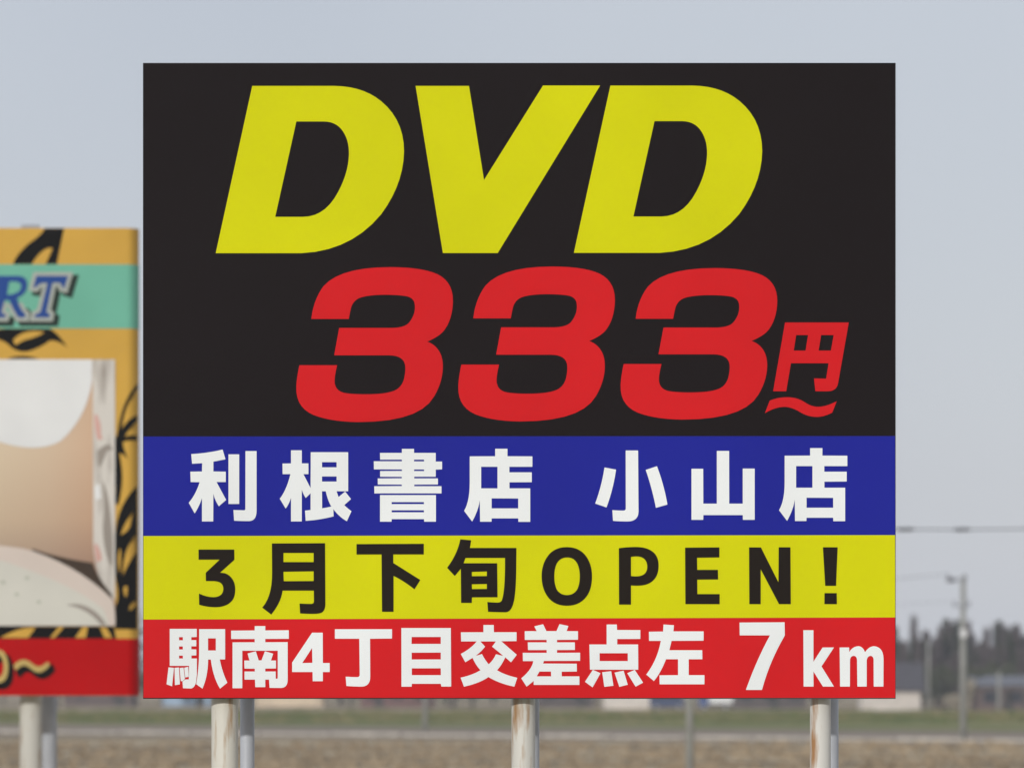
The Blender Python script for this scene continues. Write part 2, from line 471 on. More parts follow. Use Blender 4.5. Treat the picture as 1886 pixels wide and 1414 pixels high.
RED = [
 ('character', 295, 1140, SR, "172,170 658,170 658,315 560,320 560,372 650,372 650,483 560,483 560,537 650,540 650,645 562,648 562,702 660,702 660,990 645,1130 ~610,1238 550,1240 410,1235 402,1115 450,1078 515,1075 520,833 172,833 |h 340,318 408,318 408,375 340,375 |h 340,485 408,485 408,540 340,540 |h 340,650 408,650 408,702 340,702 | 150,860 248,870 215,1200 115,1165 | 258,870 338,862 355,1165 265,1180 | 350,872 420,865 445,1070 398,1112 370,1105 | 432,868 505,850 513,1030 450,1042 | 700,175 1167,175 1167,718 1072,718 ~1110,930 1207,1135 1075,1243 ~950,1040 910,720 862,720 ~860,1010 760,1243 648,1162 ~695,900 700,600 |h 860,340 1000,340 1000,558 860,558"),
 ('character', 415, 1140, SR, "528,120 718,120 718,198 1140,195 1140,348 718,350 718,410 1120,408 1120,1080 ~1120,1228 1000,1230 795,1228 785,1080 718,1080 718,1215 538,1215 533,1080 345,1080 345,935 530,935 530,885 345,882 340,738 435,738 400,612 548,572 600,735 650,735 712,572 860,615 820,738 910,738 910,880 718,882 718,935 905,935 905,1060 ~940,1080 942,1040 942,562 305,562 305,1235 130,1235 130,412 528,410 528,352 105,352 105,202 528,198"),
 ('digit', 520, 1140, 8.573, "470,210 638,210 640,688 748,688 748,830 640,830 640,975 480,975 478,830 155,830 155,680 |h 470,450 475,685 315,688"),
 ('character', 520, 1140, 8.573, "830,155 1732,155 1732,302 1385,305 1388,900 ~1390,1060 1250,1060 ~1130,1060 1012,1050 1000,903 ~1100,910 1180,910 ~1222,910 1222,870 1215,305 830,305"),
 ('character', 730, 1140, SR, "90,155 978,155 985,1205 808,1205 798,1155 280,1155 275,1207 92,1207 |h 275,315 798,315 798,440 272,440 |h 275,597 798,595 798,718 275,720 |h 278,878 798,878 800,1000 278,1000"),
 ('character', 835, 1140, SR, "540,100 725,100 728,230 1135,230 1135,390 860,392 1140,635 1035,770 932,680 ~870,820 785,912 ~930,1000 1148,1048 1095,1207 ~820,1150 632,1035 ~460,1150 190,1207 130,1045 ~330,1005 488,912 ~400,820 345,690 215,770 133,620 ~320,520 420,395 140,395 135,232 540,230 |h 485,395 765,395 695,490 ~800,570 895,655 765,625 ~720,730 635,805 ~560,720 515,622 400,655 ~500,580 570,488"),
 ('character', 950, 1140, SR, "332,125 490,87 550,210 730,210 785,85 945,118 912,210 1117,212 1117,365 740,368 740,412 1060,412 1062,548 740,550 740,600 1155,598 1155,743 505,745 490,792 1095,795 1097,935 825,938 825,1022 1142,1022 1142,1175 322,1175 320,1105 195,1207 98,1058 ~290,900 315,748 128,748 125,600 555,600 555,550 220,550 215,412 555,412 552,368 162,368 160,212 375,210 |h 425,935 632,935 635,1022 375,1022"),
 ('character', 1065, 1140, SR, "510,92 693,92 697,190 1115,192 1115,350 700,352 700,450 1075,450 1078,902 210,902 200,450 510,450 |h 383,607 890,607 890,748 383,748 | 262,905 400,965 258,1220 120,1120 | 430,948 592,930 632,1190 468,1210 | 652,955 815,920 890,1172 738,1210 | 880,965 1015,906 1165,1135 1030,1207"),
 ('character', 1180, 1140, SR, "410,92 597,105 588,215 1130,215 1130,382 555,385 515,553 1105,553 1108,715 862,715 862,1000 1145,1000 1145,1165 340,1165 338,1003 672,1000 670,715 455,715 ~360,960 237,1107 100,990 ~300,730 362,385 150,385 148,222 402,218"),
 ('digit', 1340, 1130, 8.8375, "195,140 928,135 932,350 ~680,780 560,1235 298,1235 ~470,750 690,348 198,348"),
 ('letter', 1470, 1140, S9, "90,188 265,188 265,735 425,487 622,487 405,815 622,1165 430,1165 265,903 267,1165 95,1165"),
 ('letter', 1470, 1140, S9, "720,487 885,487 887,565 ~950,465 1050,465 ~1125,470 1160,570 ~1230,465 1320,465 ~1478,480 1482,680 1480,1165 1312,1165 1310,700 ~1305,632 1255,632 ~1195,640 1190,720 1190,1165 1028,1165 1022,700 ~1015,632 960,632 ~905,640 900,710 898,1165 728,1165")]
for nm, ox, oy, s, t in RED:
    glyph(nm, t, ox, oy, s, W_, red)

# steelwork behind the board
def post(px, w, yoff, z1, m, par, name, D_, lean=0.0, z0=-0.3):
    Y = D_ + yoff
    x = gx(px, Y)
    mb = MB()
    mb.tube([(x + lean, yoff, z0), (x, yoff, z1)], w / 2, 24)
    return mb.build(name, m, par, smooth=True)
for i, (px, w, mm) in enumerate([(414, .143, 'rusty_paint'), (964, .127, 'rusty_paint_b'), (1511, .112, 'rusty_paint_c')]):
    p = post(px, w, 0.155, ZT - .25, M[mm], sign, 'post', D)
    if i == 0: p['label'] = 'cream painted post with rust streaks'
for px, w in ((455.5, .078), (979, .085), (1530, .085)):
    post(px, w, 0.72, ZT - .9, M['grey_paint'], sign, 'back_post', D)
for zz in (ZB + .25, (ZB + ZT) / 2, ZT - .3):
    MB().box(X0 + .1, X1 - .1, 0.052, 0.082, zz - .05, zz + .05).build('beam', M['steel'], sign)
for px, p2 in ((414, 455.5), (964, 979), (1511, 1530)):
    mb = MB()
    for za, zb in ((ZB + .35, ZB + 1.2), (ZB + 1.3, ZT - 1.0)):
        mb.tube([(gx(px, D + .155), .24, za), (gx(p2, D + .72), .68, zb)], .02, 8)
    mb.build('brace', M['steel'], sign)

# ------------------------------------------------------------------ the ochre sign on the left, farther off
D2 = 68.0
ad = empty('billboard', (0, D2, 0))
tag(ad, 'ochre billboard with black flame pattern, teal band and printed photograph, cut off at the left', 'billboard',
    'roadside billboards on steel posts')
for n, c in dict(ochre=(205, 162, 72), teal=(112, 180, 155), flame=(14, 14, 13), deep_red=(178, 8, 12), blue_ink=(40, 74, 140),
                 outline_ink=(168, 174, 164), shadow_ink=(42, 56, 50), print_white=(221, 222, 219), skin=(214, 186, 158), skin_low=(192, 162, 138),
                 skin_pink=(218, 180, 158), skin_light=(216, 198, 170), cloth=(202, 200, 188), cloth_pink=(207, 194, 182), deep_brown=(70, 58, 48), pale_wall=(208, 203, 192),
                 streak=(150, 142, 132), spot=(176, 178, 162), mark_red=(207, 164, 152), cream_ink=(190, 166, 100)).items():
    vinyl(n, c)
q0, q1, t0, b0 = -560, 233.5, 420, 1280.5
# panel wraps back round its right-hand edge
rim = []
R = 20.5
for k in range(0, 11):
    a = math.radians(9 * k)
    rim.append((q1 + R * math.sin(a), R * (1 - math.cos(a)) / F * D2 * 1.6))
def wrapped(name, y0, y1, m, par, lift):
    mb = MB()
    pts = [(q0, 0.0)] + rim
    off = Vector((0, D2, 0))
    vs = []
    base = Vector()
    q = par
    while q is not None:
        base += q.location; q = q.parent
    for yy in (y0, y1):
        for i, (px, dy) in enumerate(pts):
            a = 0 if i == 0 else math.radians(9 * (i - 1))
            w = at(px, yy, D2)
            vs.append((w.x + lift * math.sin(a), w.y + dy - lift * math.cos(a) - base.y, w.z))
    n = len(pts)
    mb.add(vs, [(n + i, n + i + 1, i + 1, i) for i in range(n - 1)])
    return mb.build(name, m, par, smooth=True)
za, zb = at(0, t0, D2).z, at(0, b0, D2).z
xa, xb = at(q0, 0, D2).x, at(q1 + R, 0, D2).x
MB().box(xa, xb - .006, 0.24, 0.30, zb, za).build('panel', M['steel'], ad)
cap = MB()
cap.box(xa, xb - .10, 0.006, 0.238, za - .012, za - .002)
cap.build('edge_trim', M['edge_metal'], ad)
cap = MB()
cap.box(xa, xb - .10, 0.006, 0.238, zb + .002, zb + .012)
cap.build('edge_trim', M['edge_metal'], ad)
face = wrapped('ochre_sheet', t0, b0, M['ochre'], ad, 0.0)
face['label'] = 'ochre printed sheet with black flames'
fl = []
fl += polys("24,486.5 ~30,468 55,447 ~75,434 83,420.5 118,420.5 ~112,450 104.5,486.5 84,486.5 ~92,470 97,457 ~80,452 58,486.5")
fl += polys("-20,612 ~0,604 24,605.5 92,605.5 ~108,614 124,640 ~108,626 92,627 ~78,638 58,645 ~40,652 21,640 ~8,624 -20,622 |h 24,626 ~36,612 56,610 ~70,608 82,612 ~66,622 46,626 ~34,632 28,636")
fl += polys("12,661 ~40,650 72,661")
fl += polys("254,706 ~238,722 228,748 ~220,770 216,800 ~206,816 212,826 ~204,846 210,880 ~216,905 210,925 218,930 ~228,890 224,860 ~222,846 220,834 ~230,838 236,846 ~228,828 226,814 ~240,808 253,812 253,802 ~240,800 230,804 ~238,788 253,776 253,764 ~236,770 224,790 ~230,742 254,716")
fl += polys("253,894 ~226,918 216,958 ~206,1010 214,1070 ~222,1100 212,1116 212,1158 253,1158 |h 246,940 ~230,960 222,985 ~234,980 240,968 |h 250,985 ~226,1010 226,1060 ~234,1040 251,1016 |h 220,1010 ~214,1030 220,1056 ~224,1030 222,1010 |h 250,1106 ~236,1110 238,1124 ~244,1122 251,1114 |h 228,1080 ~226,1090 232,1100 ~236,1090 234,1078")
fl += polys("-60,1140 22,1140 40,1153 210,1153 214,1176 -60,1176 |h 0,1174 ~24,1160 46,1156 66,1154 52,1174 |h 92,1174 108,1154 118,1154 100,1174 |h 138,1174 152,1154 162,1154 158,1174 |h 184,1155 196,1155 207,1174 192,1174")
sheet('flame_pattern', fl, D2, 0.003, M['flame'], ad)
teal = wrapped('teal_band', 487, 605, M['teal'], ad, 0.004)
teal['label'] = 'teal band with blue outlined letters'
GT_ = "790,215 1480,215 1400,485 1352,470 ~1350,370 1230,360 1140,372 1010,1000 1090,1050 1078,1118 745,1118 765,1055 880,1000 1030,372 ~890,355 815,430 775,475 725,465"
GR_ = "-160,215 400,215 ~610,225 590,440 ~570,620 370,690 ~430,940 560,1050 545,1118 400,1118 ~290,960 200,740 100,740 30,1010 130,1060 115,1118 -330,1118 -310,1050 -210,1010 -70,290 -170,275 |h 200,340 ~470,310 460,450 ~440,610 150,625"
for t in (GR_, GT_):
    sh = 0.0 if t is GR_ else 0.0006
    let = sheet('letter', polys(t, 0, 490, 11.787), D2, 0.010 + sh, M['blue_ink'], teal)
    sheet('letter_outline', polys(t.split('|')[0] if t is GR_ else t, 0, 490, 11.787, off=7.0), D2, 0.008 + sh, M['outline_ink'], teal)
    sheet('letter_shadow', polys(t.split('|')[0], 0, 490, 11.787, off=9.0), D2, 0.006 + sh, M['shadow_ink'], teal, shift=(8, 7))
# the printed skin runs through several tones of ink across the photograph
sk = M['skin'].node_tree
b_ = sk.nodes['Principled BSDF']
geo = sk.nodes.new('ShaderNodeTexCoord')
sep = sk.nodes.new('ShaderNodeSeparateXYZ')
sk.links.new(geo.outputs['Object'], sep.inputs[0])
def ramp(sock, p0, p1, stops):
    mr = sk.nodes.new('ShaderNodeMapRange')
    mr.inputs['From Min'].default_value, mr.inputs['From Max'].default_value = p0, p1
    sk.links.new(sock, mr.inputs['Value'])
    c = sk.nodes.new('ShaderNodeValToRGB')
    while len(c.color_ramp.elements) < len(stops):
        c.color_ramp.elements.new(0.5)
    for e, (p, rgb) in zip(c.color_ramp.elements, stops):
        e.position = p
        e.color = (*lin(*rgb), 1)
    sk.links.new(mr.outputs[0], c.inputs[0])
    return c.outputs[0]
up = ramp(sep.outputs['Z'], at(0, 1045, D2).z, at(0, 820, D2).z, [(0, (166, 146, 130)), (.4, (196, 176, 152)), (1, (212, 195, 170))])
ac = ramp(sep.outputs['X'], at(-40, 0, D2).x, at(175, 0, D2).x, [(0, (255, 255, 250)), (.6, (250, 242, 236)), (1, (246, 226, 216))])
mx = sk.nodes.new('ShaderNodeMixRGB')
mx.blend_type = 'MULTIPLY'
mx.inputs[0].default_value = 1.0
sk.links.new(up, mx.inputs[1]); sk.links.new(ac, mx.inputs[2])
sk.links.new(mx.outputs[0], b_.inputs['Base Color'])
M['pale_wall'] = mat('pale_wall_print', lin(208, 203, 193), rough=0.55, spec=0.08, col2=lin(158, 150, 140), scale=3.0, stretch=(3.0, 1, .5), lo=.46, hi=.74, detail=6)
ph = sheet('photo_print', [[[(-330, 662), (212, 662), (212, 1152), (-330, 1152)]]], D2, 0.006, M['skin'], ad)
ph['label'] = 'printed photograph of a bare midriff with white clothing'
def pp(name, txt, lift, m):
    return sheet(name, polys(txt), D2, lift, M[m], ph)
pp('printed_wall', "171,662 212,662 212,1105 190,1080 ~170,1040 172,980", 0.0105, 'pale_wall')
pp('printed_wall', "180,830 ~204,806 208,830 ~200,826 196,834 ~190,850 184,862 ~178,846 180,830", 0.0115, 'streak')
pp('printed_wall', "188,884 ~200,900 206,968 ~210,1010 206,1046 ~190,1020 190,968 ~194,920 188,884", 0.0116, 'streak')
pp('printed_wall', "174,896 184,890 186,918 176,920", 0.0117, 'print_white')
pp('printed_mark', "178,762 ~188,780 186,800 190,808 180,810 ~174,790 174,764", 0.0125, 'mark_red')
pp('printed_mark', "177,1000 ~186,1010 188,1030 178,1036 ~174,1016 174,1002", 0.0125, 'mark_red')
pp('printed_shirt', "-330,662 170,662 170,700 ~160,770 112,812 ~70,836 0,814 ~-100,790 -330,800", 0.0115, 'print_white')
pp('printed_shade', "60,1010 ~110,1028 171,1036 ~176,1058 206,1094 206,1106 ~140,1050 60,1022", 0.0112, 'deep_brown')
pp('printed_cloth', "-330,1000 ~0,994 60,1014 ~150,1045 208,1104 ~214,1130 212,1152 -330,1152", 0.0135, 'cloth_pink')
pp('printed_cloth', "-330,1010 ~-40,1008 40,1044 ~140,1080 190,1120 ~200,1140 200,1151 -330,1151", 0.0145, 'cloth')
for q_, (x_, y_) in enumerate(((50, 1064), (31, 1094), (72, 1108), (6, 1072))):
    pp('printed_spot', f'{x_-5},{y_} ~{x_},{y_-7} {x_+5},{y_} ~{x_},{y_+7}', 0.0155 + .0002 * q_, 'spot')
pp('printed_cloth', "122,1114 ~150,1106 176,1126 ~190,1138 196,1150 186,1150 ~160,1118 122,1114", 0.0155, 'streak')
rb = wrapped('red_band', 1175.5, 1280.1, M['deep_red'], ad, 0.005)
rb['label'] = 'deep red band with cream price lettering'
G0 = "-60,90 ~120,90 190,300 ~240,430 240,580 ~240,760 190,880 ~120,1050 -60,1050 ~-240,1050 -310,880 ~-360,760 -360,580 ~-360,430 -310,300 ~-240,90 |h -60,250 ~30,250 80,400 ~110,480 110,580 ~110,690 80,770 ~30,890 -60,890 ~-150,890 -200,770 ~-230,690 -230,580 ~-230,480 -200,400 ~-150,250"
GW = "390,560 ~520,380 690,380 ~820,390 930,490 ~1040,580 1130,580 ~1240,570 1390,430 1440,540 ~1280,740 1120,750 ~1000,745 890,640 ~780,545 690,545 ~580,560 470,690"
for nm, t in (('digit', G0), ('wave_dash', GW)):
    sheet(nm, polys(t, 0, 1190, 15.708), D2, 0.010, M['cream_ink'], rb)
    sheet('letter_shadow', polys(t, 0, 1190, 15.708, off=3.5), D2, 0.0075, M['flame'], rb, shift=(7, 9))
MB().box(at(38, 0, D2).x, at(70, 0, D2).x, 0.08, 0.22, za + .001, za + .05, 0.01).build('bracket', M['steel'], ad)
post(57, .27, 0.46, za - .4, M['rusty_paint_b'], ad, 'post', D2)
post(-420, .27, 0.46, za - .4, M['rusty_paint'], ad, 'post', D2)
post(90, .20, 1.7, za - 1.2, M['grey_paint'], ad, 'back_post', D2)
post(-380, .20, 1.7, za - 1.2, M['grey_paint'], ad, 'back_post', D2)
for zz in (zb + .5, (za + zb) / 2, za - .5):
    MB().box(xa + .1, xb - .3, 0.301, 0.325, zz - .08, zz + .08).build('beam', M['steel'], ad)

# ------------------------------------------------------------------ utility poles and wires
M['pole_concrete'] = mat('pole_concrete', (0.30, 0.30, 0.27), rough=0.85, spec=0.2, var=0.12, scale=1.5)
M['insulator'] = mat('insulator', (0.10, 0.10, 0.11), rough=0.4, spec=0.4, var=0.1)
M['white_plate'] = mat('white_plate', (0.66, 0.66, 0.64), rough=0.6, spec=0.3, var=0.05)
M['wire'] = mat('wire', (0.03, 0.03, 0.033), rough=0.6, spec=0.3, var=0.1)

def utility_pole(px, Y, h, r, label, arms=(), drum=None, plate=None, lamp=None, group='utility poles in the distance'):
    t = tag(empty('utility_pole', (gx(px, Y), Y, 0)), label, 'utility pole', group)
    MB().tube([(0, 0, -.2), (0, 0, h * .5), (0, 0, h)], [r, r * .84, r * .68], 14).build('shaft', M['pole_concrete'], t, smooth=True)
    for z, x0, x1 in arms:
        a = MB()
        a.box(x0, x1, -r - .09, -r + .01, z - .05, z + .05)
        ao = a.build('crossarm', M['steel'], t)
        for x in (x0 + .1, x1 - .1):
            MB().tube([(x, -r - .04, z + .055), (x, -r - .04, z + .12), (x, -r - .04, z + .16), (x, -r - .04, z + .28)], [.03, .08, .05, .07], 8).build('insulator', M['insulator'], ao)
    if drum:
        x, z = drum
        MB().tube([(x, 0, z - .42), (x, 0, z - .38), (x, 0, z + .34), (x, 0, z + .42)], [.2, .24, .24, .12], 14).build('transformer', M['pole_concrete'], t, smooth=True)
    if lamp:
        MB().box(lamp[0] - .28, lamp[0] + .24, -r - .22, -r + .05, lamp[1] - .12, lamp[1] + .12, .04).build('switch_box', M['insulator'], t)
    if plate:
        MB().box(-r + .01, r - .01, -r - .035, -r * .5, plate - .22, plate + .22).build('plate', M['white_plate'], t)
    return t
YP = gy(1360)
ppm = F / YP
zof = lambda py, Y: CAMH + (HZ - py) / F * Y
hP = zof(1060, YP)
utility_pole(1774, YP, hP, .21, 'tall concrete utility pole with crossarm and pale collar, right of the big sign',
             arms=((hP - .22, -.98, .2), (hP - 1.7, -.62, .4)), drum=None, lamp=(-.68, hP - .24), plate=zof(1166, YP))

YQ = gy(1345)
hQ = zof(1092, YQ)
utility_pole(783, YQ, hQ, .18, 'thin grey utility pole seen under the big sign, standing at the kerb', arms=((hQ - .2, -.6, .6),))
YR = 152.0
hR = zof(981, YR) + .5
utility_pole(1270.5, YR, hR, .115, 'nearest grey utility pole, seen between the centre and right posts of the big sign', arms=((hR - .5, -.5, .5),))
utility_pole(2420, 165.0, hR + .6, .13, 'utility pole outside the picture on the right', arms=((hR + .1, -.5, .5),))
utility_pole(1710, gy(1311), zof(1178, gy(1311)), .15, 'slim grey pole in front of the white walled house')
utility_pole(1840, gy(1312), zof(1236, gy(1312)), .19, 'short pale pole in front of the brown walled house')

def wire(name, a, b, sag, r, label, spacers=(), n=24):
    a, b = Vector(a), Vector(b)
    pts = []
    for i in range(n + 1):
        t = i / n
        p = a.lerp(b, t)
        p.z -= sag * 4 * t * (1 - t)
        pts.append(p)
    t0 = tag(MB().tube(pts, r, 6).build(name, M['wire']), label, 'wire', 'overhead wires')
    for t in spacers:
        p = a.lerp(b, t); p.z -= sag * 4 * t * (1 - t)
        d = (b - a).normalized()
        mb = MB()
        mb.tube([p - d * .30, p - d * .22, p + d * .22, p + d * .30], [.02, .05, .05, .02], 8)
        mb.build('spacer', M['insulator'], t0)
a = (gx(1270.5, YR), YR - .16, hR - .22)
b = (gx(2420, 165), 165 - .17, hR + .38)
def frac(px):    # where along the wire a photo column falls
    best = min((abs(943 + F * (a[0] + (b[0] - a[0]) * t) / (a[1] + (b[1] - a[1]) * t) - px), t) for t in [i / 2000 for i in range(2001)])
    return best[1]
wire('overhead_wire', a, b, 0.32, .016, 'thick overhead wire with dark sleeves crossing the sky right of the sign', spacers=(frac(1668), frac(1772)))
wire('overhead_wire', (gx(783, YQ), YQ, hQ + .05), (gx(1774, YP) - .85, YP - .25, hP + .1), 0.5, .015, 'thin overhead wire reaching the tall pole crossarm from the left')
wire('overhead_wire', (gx(783, YQ) + .5, YQ - .2, hQ - .05), (gx(1774, YP) - .7, YP - .25, hP - 1.45), 0.6, .008, 'faint lower wire reaching the tall pole second crossarm')

# ------------------------------------------------------------------ houses and vehicles along the far side
def hm(n, rgb, **k):
    M[n] = mat(n, lin(*rgb), rough=0.8, spec=0.2, var=0.1, scale=1.2, **k)
hm('wall_white', (208, 200, 190)); hm('wall_cream', (220, 200, 172)); hm('wall_brown', (104, 90, 86)); hm('wall_dark', (92, 84, 82))
hm('wall_blue', (160, 180, 200)); hm('wall_red', (116, 88, 84)); hm('roof_grey', (82, 80, 84)); hm('roof_blue', (116, 118, 124))
hm('roof_brown', (104, 88, 80)); hm('trim_dark', (70, 68, 66))
M['glass'] = mat('glass', (0.03, 0.035, 0.045), rough=0.1, spec=0.6, var=0.2)

def house(px0, px1, ytop, yeave, ybase, wall, roof, label, depth=7.0, wins=3, door=0.7):
    Y = gy(ybase)
    x0, x1 = gx(px0, Y), gx(px1, Y)
    cx = (x0 + x1) / 2
    w = (x1 - x0) / 2
    he = zof(yeave, Y); hr = zof(ytop, Y + depth / 2)
    t = tag(empty('house', (cx, Y, 0)), label, 'house', 'houses along the far side of the field')
    wl = MB()
    wl.box(-w, w, 0, depth, -.1, he)
    wl.add([(-w, 0, he), (-w, depth, he), (-w, depth / 2, hr - .15)], [(0, 2, 1)])
    wl.add([(w, 0, he), (w, depth, he), (w, depth / 2, hr - .15)], [(0, 1, 2)])
    wl.build('wall', M[wall], t)
    rf = MB()
    o, th = .45, .16
    for s in (0, 1):
        e = -o if s == 0 else depth + o
        ze = he - (hr - he) * o / (depth / 2)
        vs = [(-w - o, e, ze + .02), (w + o, e, ze + .02), (w + o, depth / 2, hr), (-w - o, depth / 2, hr)]
        vs += [(x, y, z + th) for x, y, z in vs]
        rf.add(vs, [(0, 1, 2, 3), (4, 5, 6, 7), (0, 1, 5, 4), (1, 2, 6, 5), (3, 0, 4, 7)])
    rf.box(-w - o, w + o, depth / 2 - .15, depth / 2 + .15, hr + th - .06, hr + th + .08)
    rf.build('roof', M[roof], t)
    for i in range(wins):
        x = -w + (i + .5) * 2 * w / wins
        f = MB()
        f.box(x - .62, x + .62, -.05, -.002, .85, min(1.95, he - .2))
        fr = f.build('window', M['trim_dark'], t)
        MB().box(x - .55, x + .55, -.06, -.052, .92, min(1.88, he - .27)).build('pane', M['glass'], fr)
    if door is not None:
        x = -w + door * 2 * w
        d = MB().box(x - .42, x + .42, -.06, -.003, 0, min(1.95, he - .15)).build('door', M['trim_dark'], t)
        MB().tube([(x + .3, -.062, 1.0), (x + .3, -.1, 1.0), (x + .3, -.1, 1.1)], .02, 6).build('handle', M['edge_metal'], d)
    return t
house(1588, 1696, 1222, 1267, 1310, 'wall_white', 'roof_grey', 'low white walled house with a grey roof right beside the big sign', wins=0, door=None)
house(1800, 1990, 1248, 1262, 1311, 'wall_brown', 'roof_blue', 'brown walled house with a blue grey roof at the right edge', wins=4, door=.3)
house(1352, 1486, 1216, 1262, 1305, 'wall_dark', 'roof_brown', 'dark walled house seen under the sign left of its right post', wins=3, door=.55)
house(1112, 1196, 1218, 1258, 1305, 'wall_white', 'roof_grey', 'small white house seen under the sign, right of its centre post', wins=0, door=None)
house(985, 1094, 1216, 1260, 1302, 'wall_dark', 'roof_brown', 'dark house seen under the sign just right of its centre post', wins=2, door=.8)
house(664, 800, 1214, 1258, 1302, 'wall_red', 'roof_brown', 'maroon walled house seen under the sign between its left and centre posts', wins=3, door=.25)
house(470, 596, 1216, 1260, 1301, 'wall_cream', 'roof_grey', 'cream walled house seen under the sign right of its left post', wins=0, door=None)
house(300, 386, 1218, 1262, 1300, 'wall_blue', 'roof_grey', 'pale blue walled house seen under the sign left of its left post', wins=1, door=.8)
house(118, 246, 1218, 1262, 1300, 'wall_brown', 'roof_brown', 'brown walled house seen below the ochre billboard', wins=2, door=.8)

M['navy_paint'] = mat('navy_paint', lin(52, 66, 100), rough=0.35, spec=0.5, var=0.05)
M['blue_paint'] = mat('blue_paint', lin(66, 88, 140), rough=0.35, spec=0.5, var=0.05)
M['white_paint'] = mat('white_paint', (0.76, 0.76, 0.74), rough=0.35, spec=0.5, var=0.04)
M['rubber'] = mat('rubber', (0.02, 0.02, 0.02), rough=0.9, spec=0.2, var=0.1)
M['lamp_red'] = mat('lamp_red', (0.4, 0.02, 0.02), rough=0.3, spec=0.5, var=0.1)
def profile_body(mb, prof, y0, y1, ins=0.07):
    n = len(prof)
    vs = []
    for y, k in ((y0, ins), (y0 + .12, 0), (y1 - .12, 0), (y1, ins)):
        cx = sum(p[0] for p in prof) / n; cz = sum(p[1] for p in prof) / n
        vs += [(cx + (x - cx) * (1 - k), y, cz + (z - cz) * (1 - k)) for x, z in prof]
    fs = [tuple(reversed(range(n))), tuple(range(3 * n, 4 * n))]
    for r in range(3):
        for i in range(n):
            j = (i + 1) % n
            fs.append((r * n + i, r * n + j, (r + 1) * n + j, (r + 1) * n + i))
    return mb.add(vs, fs)
def wheels(t, xs, y0, y1, r=.29):
    for x in xs:
        for y in (y0, y1):
            w = MB().tube([(x, y - .09, r), (x, y + .09, r)], r, 18).build('wheel', M['rubber'], t)
            MB().tube([(x, y - .10, r), (x, y - .092, r)], r * .6, 14).build('rim', M['edge_metal'], w)
Yv = gy(1307)
t = tag(empty('van', (gx(1229, Yv), Yv, 0)), 'dark navy van parked beside the small white house', 'van', 'vehicles parked under the sign line')
profile_body(MB(), [(-1.68, .28), (1.62, .28), (1.68, .75), (1.5, .95), (1.2, 1.62), (1.05, 1.8), (-1.55, 1.85), (-1.68, 1.65)], -.75, .75).build('body', M['navy_paint'], t)
for x0, x1 in ((-1.45, -.55), (-.45, .4), (.48, 1.05)):
    MB().box(x0, x1, -.775, -.752, 1.08, 1.58).build('window', M['glass'], t)
wheels(t, (-1.05, 1.05), -.72, .72)
MB().box(1.67, 1.72, -.6, -.35, .62, .78).build('headlight', M['white_plate'], t)
t = tag(empty('truck', (gx(1318, Yv), Yv, 0)), 'small truck with blue cab and white cargo box parked beside the dark house', 'truck', 'vehicles parked under the sign line')
profile_body(MB(), [(-1.62, .35), (-.7, .35), (-.7, 1.78), (-1.3, 1.8), (-1.5, 1.1), (-1.64, 1.0)], -.72, .72).build('cab', M['blue_paint'], t)
MB().box(-1.3, -.85, -.745, -.722, 1.08, 1.6).build('window', M['glass'], t)
MB().box(-.64, 1.6, -.76, .76, .62, 2.1, .03).build('cargo_box', M['white_paint'], t)
MB().box(-.72, 1.55, -.4, .4, .34, .6).build('chassis', M['trim_dark'], t)
wheels(t, (-1.1, .95), -.66, .66)
MB().box(1.601, 1.63, -.6, -.45, .5, .6).build('tail_light', M['lamp_red'], t)

# ------------------------------------------------------------------ trees
M['bark'] = mat('bark', (0.085, 0.07, 0.06), rough=0.95, spec=0.1, var=0.2, scale=2)
M['needles'] = mat('needles', (0.035, 0.05, 0.028), rough=0.9, spec=0.12, col2=(0.085, 0.10, 0.06), scale=0.9, lo=.4, hi=.62)
M['twigs'] = mat('twigs', (0.14, 0.11, 0.105), rough=0.95, spec=0.05, col2=(0.085, 0.07, 0.068), scale=0.8)
M['leaves'] = mat('leaves', (0.05, 0.062, 0.032), rough=0.9, spec=0.12, col2=(0.11, 0.115, 0.06), scale=0.8, lo=.4, hi=.62)
def flake(mb, p, d, l, w, r):
    a = Vector((r.gauss(0, 1), r.gauss(0, 1), r.gauss(0, 1)))
    s = d.cross(a)
    s = s.normalized() * w if s.length > 1e-5 else Vector((w, 0, 0))
    mb.add([p - s, p + s, p + d * l + s * .3, p + d * l - s * .3], [(0, 1, 2, 3)])
def conifer(seed, h=9.0, rad=1.6, n=1500):
    r = random.Random(seed)
    tr = MB().tube([(0, 0, -.1), (r.uniform(-.1, .1), 0, h * .5), (0, 0, h * .97)], [.17, .11, .02], 7)
    cr = MB()
    for i in range(n):
        t = r.random() ** .8
        z = h * (.14 + .86 * t)
        a = r.uniform(0, 6.283)
        lim = rad * (1 - t) ** .75 * (.7 + .3 * math.sin(a * 3 + z * 2.1 + seed)) + .08
        q = lim * r.random() ** .45
        d = Vector((math.cos(a), math.sin(a), r.uniform(-.2, .55))).normalized()
        flake(cr, Vector((math.cos(a) * q, math.sin(a) * q, z)), d, r.uniform(.22, .5), r.uniform(.05, .13), r)
    return tr, cr
